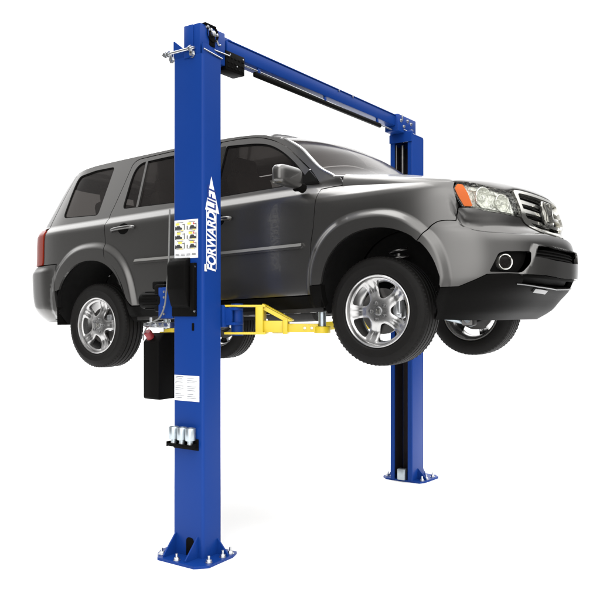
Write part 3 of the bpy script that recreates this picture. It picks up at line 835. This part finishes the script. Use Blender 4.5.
for f in cb.bm.faces:
    if abs(f.normal.z) < .5: f.smooth = True
far = fin(cb, 'column', BLUE, lift, sharp=30)

def baseplate(col, x0, x1, yo, d, cy):
    """yo: outer face of the post, d: +1 when outside is -y"""
    pts = [(x0-.075,yo-d*.075),(x0-.005,yo-d*.150),(x1+.055,yo-d*.155),(x1+.125,yo-d*.080),(x1+.112,yo+d*.19),(x1+.08,yo+d*.27),(x0-.05,yo+d*.27),(x0-.12,yo+d*.20),(x0-.12,yo+d*.0)]
    if area(pts) < 0: pts = pts[::-1]
    bp = fin(B().prism(pts, ((0,0,0),(1,0,0),(0,1,0),(0,0,1)), .019), 'base_plate', BLUE, col)
    for gx in (x0+.022, x1-.055):
        g = B(); g.prism([(0,.019),(d*-.125,.019),(d*-.125,.032),(0,.168)], ((gx,yo,0),(0,1,0),(0,0,1),(1,0,0)), .011)
        fin(g, 'gusset', BLUE, col)
    g = B(); g.prism([(0,.019),(.095,.019),(.095,.032),(0,.13)], ((x1,yo+d*.150,0),(1,0,0),(0,0,1),(0,1,0)), .011); fin(g, 'gusset', BLUE, col)
    g = B(); g.prism([(0,.019),(-.10,.019),(-.10,.032),(0,.15)], ((x0,yo+d*.10,0),(1,0,0),(0,0,1),(0,1,0)), .011); fin(g, 'gusset', BLUE, col)
    for (bx,by) in ((x0-.030,yo-d*.080),(x0+.150,yo-d*.118),(x1+.080,yo-d*.030),(x1+.080,yo+d*.115),(x1+.075,yo+d*.205),(x0-.075,yo+d*.18)):
        b = B(); b.lathe([(.026,.019),(.026,.0225),(.009,.0225)],(bx,by,0),(0,0,1),20)
        b.lathe([(.0185,.0225),(.0185,.037),(.016,.040),(.009,.040)],(bx,by,0),(0,0,1),6,smooth=False)
        b.tube([(bx,by,.02),(bx,by,.066)],.0088,10); fin(b, 'anchor_bolt', STEEL, col)
baseplate(near, NX0, NX1, NY0, 1, 0)
baseplate(far, FX0, FX1, FY1, -1, 0)
def slot(x0,x1,z0,z1,r,parent,name='cable_opening',y=NY0):
    p = fillet([(x0,z0),(x1,z0),(x1,z1),(x0,z1)], r)
    return fin(B().prism(p, ((0,y-.0015,0),(1,0,0),(0,0,1),(0,1,0)), .004), name, BLK, parent)
slot(-1.242,-1.168,.022,.150,[.004,.004,.034,.034],near)
slot(-1.188,-1.166,1.598,1.652,.006,near)

# --- decals on the near post
def sheet(x0,z0,x1,z1,parent,name,m=WHITE):
    return fin(B().box(((x0+x1)/2,NY0-.0012,(z0+z1)/2),(x1-x0,.0016,z1-z0)), name, m, parent)
def mark(o, items, name, m, lay=0):
    b = B()
    for kind,*a in items:
        if kind == 'r': x,z,w,h = a; b.box((x,NY0-.0024-.0007*lay,z),(w,.0012,h))
        elif kind == 'p': b.prism(a[0], ((0,NY0-.0030-.0007*lay,0),(1,0,0),(0,0,1),(0,1,0)), .0012)
    fin(b, name, m, o)
dx0,dx1,dz1,dz0 = -1.353,-1.130,2.378,2.108
wd = sheet(dx0,dz0,dx1,dz1,near,'warning_decal')
K,RD,YL,GR = [],[],[],[]
cw = (dx1-dx0)/2
for r in range(3):
    for c in range(2):
        cx = dx0+cw*(c+.5); cz = dz1-.012-.066*(r+.5)
        GR.append(('r',cx,cz-.002,cw*.90,.062*.92))
        # little vehicle and post pictograms
        bx = cx-.012+.02*c
        K.append(('p',[(bx-.030,cz-.022),(bx+.030,cz-.022),(bx+.032,cz-.010),(bx+.016,cz-.007),(bx+.008,cz+.004),(bx-.018,cz+.004),(bx-.028,cz-.008)]))
        K.append(('r',cx+.040,cz-.004,.006,.042)); K.append(('r',cx-.044,cz-.012,.008,.026))
        if c: RD.append(('p',[(cx+.010,cz+.010),(cx+.026,cz+.010),(cx+.018,cz+.025)]))
        YL.append(('r',cx-.024+.012*r,cz+.017,.034,.014)); YL.append(('r',cx+.022-.006*r,cz-.027,.026,.005))
        K.append(('r',cx-.002,cz-.0265,.07,.002)); K.append(('r',cx+.030,cz+.012,.016,.004))
        K.append(('r',cx+.0,cz+.0285,cw*.55,.003))
for q in range(4): K.append(('r',dx0+.030+.052*q,dz0+.030,.034,.0025)); K.append(('r',dx0+.030+.052*q,dz0+.022,.038,.0025))
LINERM = mat('dark_brown_liner', (.017,.013,.016), .5, noise=(12,.3))
LTG = mat('pale_grey_ink', (.66,.66,.62), .6)
mark(wd, GR, 'picture_panel', LTG); mark(wd, K, 'pictogram', INKB, 1); mark(wd, RD, 'red_mark', INKR, 2); mark(wd, YL, 'yellow_mark', INKY, 3)
tl = sheet(-1.353,1.104,-1.118,1.283,near,'text_label')
K = []; rnd = random.Random(3)
for c in range(2):
    for q in range(11):
        z = 1.262-.0138*q
        if q in (3,7): continue
        w = .092*rnd.uniform(.6,1); x = -1.343+.112*c
        K.append(('r',x+w/2,z,w,.0035))
K.append(('r',-1.300,1.273,.07,.005))
mark(tl, K, 'printed_lines', INK); mark(tl, [('r',-1.338,1.226,.012,.006)], 'printed_dot', INKB)

# --- lettering up the side of the post: white word, arrow head above it
def text_mesh(body, size, shear=.22, off=.012, spacing=1.0):
    cu = bpy.data.curves.new('txt','FONT'); cu.body = body; cu.size = size; cu.shear = shear; cu.offset = off*size
    cu.space_character = spacing; cu.extrude = .0008
    o = bpy.data.objects.new('txt', cu); COL.objects.link(o)
    bpy.context.view_layer.update()
    me = bpy.data.meshes.new_from_object(o.evaluated_get(bpy.context.evaluated_depsgraph_get()))
    bpy.data.objects.remove(o); bpy.data.curves.remove(cu)
    xs = [v.co.x for v in me.vertices]; ys = [v.co.y for v in me.vertices]
    return me, min(xs), max(xs), min(ys), max(ys)
def letters(body, z0, z1, ya, yb, m, name, parent, x, **k):
    me,a,b_,c,d = text_mesh(body, .1, **k)
    for v in me.vertices:
        X,Y = v.co.x,v.co.y
        v.co = (x+.0006+v.co.z, yb+(ya-yb)*(Y-c)/(d-c), z0+(z1-z0)*(X-a)/(b_-a))
    return link(name, me, m, parent, (0,0,0))
XS = NX1
def yzplate(poly, parent, name, m, x, th=.0012):
    p = poly if area(poly) > 0 else poly[::-1]
    return fin(B().prism(p, ((x,0,0),(0,1,0),(0,0,1),(1,0,0)), th), name, m, parent)
arrow = yzplate([(-1.390,2.442),(-1.243,2.424),(-1.326,2.678)], near, 'arrow_decal', WHITE, XS+.0003)
lb = yzplate([(-1.3785,2.022),(-1.3735,2.022),(-1.3735,2.44),(-1.3785,2.44)], near, 'lettering', WHITE, XS+.0003)
yzplate([(-1.278,2.03),(-1.273,2.03),(-1.273,2.43),(-1.278,2.43)], lb, 'border_line', WHITE, XS+.0003)
yzplate([(-1.398,2.012),(-1.374,2.012),(-1.374,2.062),(-1.398,2.062)], lb, 'letter_foot', WHITE, XS+.0003)
letters('FORWARD', 2.015, 2.437, -1.372, -1.280, WHITE, 'letters', lb, XS+.0006, shear=.25, off=.028, spacing=.98)
letters('LIFT', 2.446, 2.618, -1.368, -1.282, NAVY, 'letters', arrow, XS+.0022, shear=.25, off=.012, spacing=1.0)

# --- black cover over the lock release
def cover():
    b = B()
    # side profile in (y out, z): wedge, extruded in x
    y = NY0
    b.prism([(y,1.745),(y-.030,1.775),(y-.066,1.89),(y-.066,2.055),(y-.050,2.09),(y,2.115)], ((-1.368,0,0),(0,1,0),(0,0,1),(1,0,0)), .170)
    bmesh.ops.bevel(b.bm, geom=list(b.bm.edges), offset=.010, segments=2, profile=.5, affect='EDGES')
    b.box((-1.255,y-.006,1.885),(.232,.011,.375),.004)
    b.box((-1.166,y-.016,1.905),(.040,.022,.33),.008)
    c = fin(b, 'lock_cover', BLK, near)
    for z in (2.045,1.735): fin(B().lathe([(.008,0),(.008,-.006),(0,-.008)],(-1.150,y-.012,z),(0,1,0),10), 'screw', STEEL, c)
cover()
# --- adapter tray
b = B(); b.box((-1.248,NY0-.034,.790),(.244,.066,.007),.002); b.box((-1.240,NY0-.005,.805),(.236,.010,.080),.004)
b.box((-1.248,NY0-.0655,.797),(.244,.005,.022),.002)
for x in (-1.3685,-1.1275): b.box((x,NY0-.034,.80),(.005,.066,.035),.002)
tray = fin(b, 'adapter_tray', BLK, near)
HOLD = [(-1.326,NY0-.036),(-1.248,NY0-.036),(-1.170,NY0-.036)]
names = ['leftmost of three zinc pad adapters standing in the black tray on the near post',
         'middle one of three zinc pad adapters standing in the black tray on the near post',
         'rightmost of three zinc pad adapters standing in the black tray on the near post']
for (x,y),lab in zip(HOLD,names):
    b = B(); z0 = .794
    b.lathe([(0,0),(.020,0),(.0205,.002),(.0205,.040),(.0345,.042),(.0365,.045),(.0365,.126),(.0350,.128),(.028,.128),(.027,.12),(.027,.08),(0,.08)], (0,0,0), (0,0,1), 28)
    a = b.done('lift_adapter', GALV, None, (x,y,z0))
    B().lathe([(.0220,.012),(.0232,.013),(.0232,.020),(.0220,.021)],(0,0,0),(0,0,1),24).done('collar', STEEL, a, (0,0,0))
    tag(a, lab, 'adapter', 'spare adapters in the tray on the near post')

# --- overhead beam with end blocks
b = B(); b.box((-1.185,.20,3.652),(.130,2.62,.104),.010)
b.box((-1.185,.20,3.7075),(.142,2.60,.009),.003)
ob = fin(b, 'overhead_beam', BLUE, lift)
# near end: sheave block with side plates
b = B()
b.box((-1.185,-1.275,3.625),(.140,.270,.235),.006)
b.box((-1.215,-1.415,3.625),(.085,.012,.228),.003)                # end plate facing out
b.prism([(-1.369,3.52),(-1.268,3.52),(-1.268,3.585),(-1.358,3.655),(-1.369,3.655)], ((0,NY0+.004,0),(1,0,0),(0,0,1),(0,1,0)), .010)
b.prism([(NY0+.005,3.52),(-1.218,3.52),(-1.218,3.545),(NY0+.06,3.60),(NY0+.005,3.60)], ((NX1-.014,0,0),(0,1,0),(0,0,1),(1,0,0)), .010)
b.box((-1.16,-1.110,3.660),(.022,.17,.15),.004)
eb = fin(b, 'sheave_block', BLUE, ob)
b = B(); b.lathe([(.058,-.018),(.058,-.012),(.046,-.006),(.046,.006),(.058,.012),(.058,.018)], (-1.120,-1.285,3.695),(1,0,0),28); b.box((-1.117,-1.285,3.66),(.016,.060,.11),.006)
b.box((-1.125,-1.31,3.748),(.05,.12,.014),.004)
fin(b, 'sheave', BLK, eb)
b = B()
b.tube([(-1.452,NY0-.018,3.568),(-1.150,NY0-.018,3.568)], .0105, 12)
for x in (-1.425,-1.395,-1.185): b.lathe([(.010,-.009),(.022,-.009),(.022,.009),(.010,.009)],(x,NY0-.018,3.568),(1,0,0),6,smooth=False)
for x,z in ((-1.375,3.525),(-1.180,3.530)):
    b.lathe([(.0,-.016),(.016,-.016),(.016,.0),(.027,.0),(.027,.004)],(x,NY0-.006,z),(0,1,0),6,smooth=False)
    b.box((x,NY0-.012,z+.022),(.024,.020,.05),.004)
fin(b, 'tie_rod', STEEL, eb)
b = B(); b.tube([(NX1-.004,NY0+.01,3.556),(NX1+.004,-1.215,3.533)], .006, 8)
for y,z in ((-1.335,3.735),(-1.30,3.720),(-1.235,3.700)): b.lathe([(0,.012),(.012,.010),(.012,0),(.018,0),(.018,-.004)],(-1.114,y,z),(1,0,0),8,smooth=False)
b.tube([(-1.112,-1.24,3.665),(-1.112,-1.215,3.635),(-1.108,-1.20,3.640)], .007, 8)
b.tube([(-1.106,-1.27,3.585),(-1.106,-1.10,3.588)], .006, 8)
b.lathe([(.0,.03),(.020,.026),(.020,.0)],(-1.118,-1.285,3.695),(1,0,0),16)
fin(b, 'block_bolts', STEEL, eb)
# far end bracket
b = B(); b.box((-1.165,1.70,3.635),(.150,.40,.170),.006); b.box((-1.136,1.665,3.545),(.248,.030,.055),.004)
b.prism([(-1.262,3.46),(-1.010,3.46),(-1.010,3.555),(-1.262,3.545)], ((0,FY0-.016,0),(1,0,0),(0,0,1),(0,1,0)), .012)
b.box((-1.136,1.80,3.535),(.24,.24,.016),.003)
fe = fin(b, 'end_bracket', BLUE, ob)
b = B()
for y,z in ((1.56,3.66),(1.62,3.61),(1.70,3.68),(1.78,3.665),(1.80,3.60)): b.lathe([(0,.012),(.013,.010),(.013,0),(.020,0),(.020,-.004)],(-1.086,y,z),(1,0,0),8,smooth=False)
b.tube([(-1.088,1.62,3.58),(-1.088,1.86,3.575)], .006, 8); b.box((-1.086,1.585,3.70),(.008,.02,.06),.002)
fin(b, 'block_bolts', STEEL, fe)
b = B()
for y in (.42,.66): b.lathe([(0,.008),(.010,.007),(.010,0)],(-1.1185,y,3.698),(1,0,0),8,smooth=False)
fin(b, 'beam_bolt', STEEL, ob)
# shut-off bar (padded) hung under the beam, and the switch box
b = B(); b.tube([(-1.135,-.90,3.580),(-1.135,1.45,3.553)], .006, 8); fin(b, 'cable', STEEL, ob)
pb = fin(B().box((-1.135,.22,3.545),(.034,1.99,.040),.010), 'padded_bar', BLK, ob)
for y in (-.72,.22,1.15): fin(B().box((-1.135,y,3.578),(.016,.030,.05),.003), 'hanger', BLUE, pb)
b = B(); b.box((-1.165,-1.030,3.555),(.115,.215,.140),.006)
for q in range(5):
    for r in range(3): b.box((-1.107,-1.115+.042*q,3.51+.036*r),(.006,.020,.012),.001)
sb = fin(b, 'switch_box', BLK, ob)
b = B()
for y,z in ((-1.10,3.60),(-.95,3.60),(-1.02,3.53)): b.lathe([(0,.006),(.006,.005),(.006,0)],(-1.105,y,z),(1,0,0),8)
fin(b, 'screw', STEEL, sb)

# --- power unit on the back of the near post
b = B(); b.box((-1.445,-1.405,1.795),(.145,.012,.225),.004); pbk = fin(b, 'power_unit', BLUE, near)
b = B()
for z in (1.875,1.835,1.765,1.715): b.lathe([(0,.010),(.009,.008),(.009,0)],(-1.455,-1.411,z),(0,-1,0),8,smooth=False)
fin(b, 'bolt', STEEL, pbk)
b = B(); b.lathe([(0,-.13),(.050,-.13),(.062,-.12),(.062,.08),(.055,.09),(0,.09)], (-1.590,-1.36,1.815),(1,0,0),28)
for q in range(10):
    t = 2*pi*q/10; b.box((-1.600,-1.36+.064*cos(t),1.815+.064*sin(t)),(.16,.008,.008),0,Matrix.Rotation(t,3,'X'))
b.box((-1.515,-1.345,1.83),(.10,.13,.20),.015); b.box((-1.56,-1.33,1.925),(.12,.09,.06),.012)
fin(b, 'motor', BLK, pbk)
b = B(); b.box((-1.510,-1.385,1.635),(.235,.075,.045),.008)
for x in (-1.60,-1.545,-1.47,-1.42): b.lathe([(.0,-.05),(.014,-.05),(.016,-.03),(.016,.0)],(x,-1.415,1.635),(0,1,0),12)
b.tube([(-1.60,-1.40,1.655),(-1.60,-1.40,1.69)],.012,10)
fin(b, 'valve_block', STEEL, pbk)
def tank():
    prof = [(-1.400,1.100),(-1.385,1.088),(-1.13,1.088),(-1.12,1.10),(-1.12,1.575),(-1.335,1.575),(-1.400,1.510)]
    b = B(); b.prism(prof, ((-1.685,0,0),(0,1,0),(0,0,1),(1,0,0)), .156)
    bmesh.ops.bevel(b.bm, geom=list(b.bm.edges), offset=.009, segments=3, profile=.5, affect='EDGES')
    for f in b.bm.faces: f.smooth = True
    return fin(b, 'oil_tank', BLK, pbk)
tk = tank()
fin(B().lathe([(0,.055),(.026,.055),(.030,.048),(.030,.0),(.034,0),(.034,-.012)], (-1.640,-1.365,1.545),(0,-.68,.73),18), 'filler_cap', REDC, tk)
hs = cr([(-1.385,-1.43,2.46),(-1.388,-1.432,2.25),(-1.392,-1.435,2.05),(-1.400,-1.45,1.86),(-1.415,-1.455,1.76),(-1.470,-1.45,1.685),(-1.555,-1.435,1.655),(-1.630,-1.42,1.610),(-1.672,-1.41,1.555),(-1.682,-1.395,1.52)],6)
fin(B().tube(hs, .0060, 8), 'hose', HOSE, pbk)

# --- carriages and swing arms
def carriage(x0,x1,yi,d,parent):
    """yi: inner face of the post; d=+1 towards +y"""
    cx = (x0+x1)/2
    b = B(); b.box((cx,yi-d*.055,1.95),(x1-x0-.05,.10,.75),.006)
    b.box((cx,yi+d*.045,1.70),(.30,.07,.16),.008); b.box((cx,yi+d*.090,1.645),(.46,.10,.020),.004); b.box((cx,yi+d*.090,1.752),(.46,.10,.020),.004)
    b.box((cx,yi+d*.05,1.70),(.40,.02,.10),.004)
    c = fin(b, 'carriage', BLUE, parent)
    return c
ca_n = carriage(NX0,NX1,NY1,1,lift); ca_f = carriage(FX0,FX1,FY0,-1,lift)
def arm(p0, p1, parent, post_h=.10, wide=.10):
    """swing arm from pivot p0 to pad p1 (world)"""
    p0 = Vector(p0); p1 = Vector(p1); L = (p1-p0).length; u = (p1-p0).normalized(); v = Vector((-u.y,u.x,0)); w = Vector((0,0,1))
    Rm = Matrix((u,v,w)).transposed()
    def C(a,b_,c): return p0+u*a+v*b_+w*c
    b = B()
    b.box(C(.10,0,.128),(.30,.15,.016),.004,Rm); b.box(C(.10,0,-.068),(.30,.15,.016),.004,Rm)         # yoke plates
    b.box(C(.205,0,.030),(.055,.15,.190),.005,Rm)
    b.box(C(.205+(L*.60-.205)/2+.01,0,-.020),(L*.60-.205,wide,.085),.006,Rm)                          # outer box
    for s in (-1,1):                                                                                   # brace
        b.prism([(.215,.136),(.240,.136),(.440,.030),(.440,.018),(.385,.018),(.232,.100)], (C(0,s*(wide*.5-.006)-.006,0),u,w,v), .012)
    b.box(C(.33,0,.082),(.245,wide,.012),.003,Rm @ Matrix.Rotation(radians(28),3,'Y'))
    b.box(C(L*.60,0,-.020),(.035,wide+.022,.105),.004,Rm)
    b.box(C((L*.58+L-.03)/2,0,-.030),(L*.42-.02,wide*.72,.062),.006,Rm)                                # inner slide
    b.lathe([(.0,-.066),(.058,-.066),(.060,-.062),(.060,-.022),(.056,-.018),(0,-.018)], C(L,0,0), w, 28)
    a = fin(b, 'swing_arm', YEL, parent)
    q = B(); q.lathe([(.03,-.085),(.045,-.085),(.045,.145),(.03,.145)], C(.03,0,0), w, 20)
    fin(q, 'pivot_pin', BLUE, a)
    q = B(); q.lathe([(0,-.020),(.028,-.020),(.028,post_h-.022),(.030,post_h-.02),(.030,post_h-.012),(.0,post_h-.012)], C(L,0,0), w, 20)
    pd = fin(q, 'pad_post', GALV, a)
    q = B(); q.lathe([(0,post_h-.012),(.055,post_h-.012),(.058,post_h-.008),(.058,post_h+.010),(0,post_h+.010)], C(L,0,0), w, 24); fin(q, 'rubber_pad', BLK, pd)
    q = B()
    for a_ in (L-.12,L-.07): q.lathe([(0,.012),(.010,.010),(.010,0)], C(a_,-wide*.36-.001,-.03), -v, 8, smooth=False)
    fin(q, 'bolt', STEEL, a)
    return a
ZA = 1.645
arm((-1.075,-1.10,ZA),(-.50,-.80,ZA),ca_n,post_h=.105)
arm((-1.375,-1.10,ZA),(-2.05,-.78,ZA-.06),ca_n,post_h=.105)
arm((-1.00,1.54,ZA),(-.42,.80,ZA),ca_f,post_h=.105)
arm((-1.27,1.54,ZA),(-2.05,.78,ZA-.06),ca_f,post_h=.105)
b = B(); b.box((-1.136,FY1-.016,1.75),(.215,.004,3.4),0)  # dark brown sheets and block lining the inside of the channel
for x in (FX0+.0145,FX1-.0145): b.box((x,(FY0+FY1)/2+.02,1.75),(.004,.19,3.4),0)
b.box((-1.136,FY1-.05,1.75),(.12,.06,3.38),.004)
fin(b, 'channel_liner', LINERM, far)
# far post: dark liner, lock ladder, floor stop
b = B(); b.box((-1.136,FY1-.020,1.75),(.10,.010,3.3),.002); fin(b, 'lock_ladder', IRON, far)
b = B(); b.tube([(-1.170,FY0+.10,1.95),(-1.170,FY0+.10,3.45)],.021,14); fin(b, 'hydraulic_cylinder', IRON, far)
b = B(); b.box((-1.128,FY0+.01,.075),(.085,.06,.112),.006); fin(b, 'floor_stop', GALV, far)
b = B(); b.tube([(-1.216,FY0+.05,1.95),(-1.216,FY0+.05,3.45)],.006,8); fin(b, 'lift_cable', IRON, far)
tag(lift, 'blue two-post lift with an overhead beam and yellow swing arms holding up the grey SUV', 'car lift')
# studio light: (direction, from cos, to cos, strength there, strength inside)
WORLD = [((-.569,.822,0), .66, .87, .05, 1.06), ((0,0,1), .20, .62, 0, 3.05), ((.42,-.90,.08), .78, .99, 0, 2.6), ((.95,-.2,.10), .58, 1.0, 0, .9), ((-1,.1,.05), .45, 1.0, 0, .85)]
DIM = ((-.42,-.66,.62), .72, .96, .80)          # added dark lobe overhead, dims reflections in side glass and pillars
LAMPS = [('softbox_top',(-1.6,-1.2,6.6),(-1.2,-1.0,1.5),6.5,240,2.2)]
# ================================================================== floor, light, camera
CAM = Vector((2.516,-5.436,1.7266)); YAW = .60542
fw = Vector((-sin(YAW),cos(YAW),0)); rt = Vector((cos(YAW),sin(YAW),0))
b = B()
vs = [b.bm.verts.new((CAM+fw*d+rt*r)*1.0) for d,r in ((2.6,-4.4),(2.6,4.4),(120,64),(120,-64))]
for v in vs: v.co.z = 0
b.bm.faces.new(vs)
fl = b.done('floor', FLOORM); tag(fl, kind='structure')

wd_ = bpy.data.worlds.new('World'); SC.world = wd_; wd_.use_nodes = True
nt = wd_.node_tree; bg = nt.nodes['Background']
tc = nt.nodes.new('ShaderNodeTexCoord')
def dotn(d):
    n = nt.nodes.new('ShaderNodeVectorMath'); n.operation = 'DOT_PRODUCT'
    n.inputs[1].default_value = Vector(d).normalized(); nt.links.new(tc.outputs['Generated'], n.inputs[0]); return n.outputs['Value']
# world lobes shaped for floor and reflections: backdrop, overhead dome, side fills
def lobe(sock, lo, hi, a0, a1):
    mr = nt.nodes.new('ShaderNodeMapRange'); mr.interpolation_type = 'SMOOTHSTEP'
    for k,v in (('From Min',lo),('From Max',hi),('To Min',a0),('To Max',a1)): mr.inputs[k].default_value = v
    nt.links.new(sock, mr.inputs['Value']); return mr.outputs['Result']
def add(a,b_):
    n = nt.nodes.new('ShaderNodeMath'); n.operation = 'ADD'; nt.links.new(a,n.inputs[0]); nt.links.new(b_,n.inputs[1]); return n.outputs[0]
tot = None
for d,lo,hi,a0,a1 in WORLD:
    s_ = lobe(dotn(d),lo,hi,a0,a1); tot = s_ if tot is None else add(tot,s_)
dm = lobe(dotn(DIM[0]), DIM[1], DIM[2], 1, 1-DIM[3])
mu = nt.nodes.new('ShaderNodeMath'); mu.operation = 'MULTIPLY'; nt.links.new(tot, mu.inputs[0]); nt.links.new(dm, mu.inputs[1])
nt.links.new(mu.outputs[0], bg.inputs['Strength'])
bg.inputs['Color'].default_value = (1,1,1,1)

def lamp(name, loc, target, size, power, sy=None):
    l = bpy.data.lights.new(name,'AREA'); l.shape = 'RECTANGLE'; l.size = size; l.size_y = sy or size; l.energy = power
    o = bpy.data.objects.new(name, l); COL.objects.link(o); o.location = loc
    o.rotation_euler = (Vector(target)-Vector(loc)).to_track_quat('-Z','Y').to_euler()
    return o
for a in LAMPS: lamp(*a)

cd = bpy.data.cameras.new('camera'); cam = bpy.data.objects.new('camera', cd); COL.objects.link(cam)
cam.location = CAM; cam.rotation_euler = (pi/2,0,YAW)
cd.sensor_width = 36; cd.lens = 36*774.369/600; cd.shift_y = 12.408/600; cd.clip_end = 1000; cd.clip_start = .05
SC.camera = cam
SC.view_settings.view_transform = 'Standard'; SC.view_settings.look = 'None'
SC.view_settings.exposure = 0; SC.view_settings.gamma = 1
SC.cycles.max_bounces = 8; SC.cycles.use_denoising = True
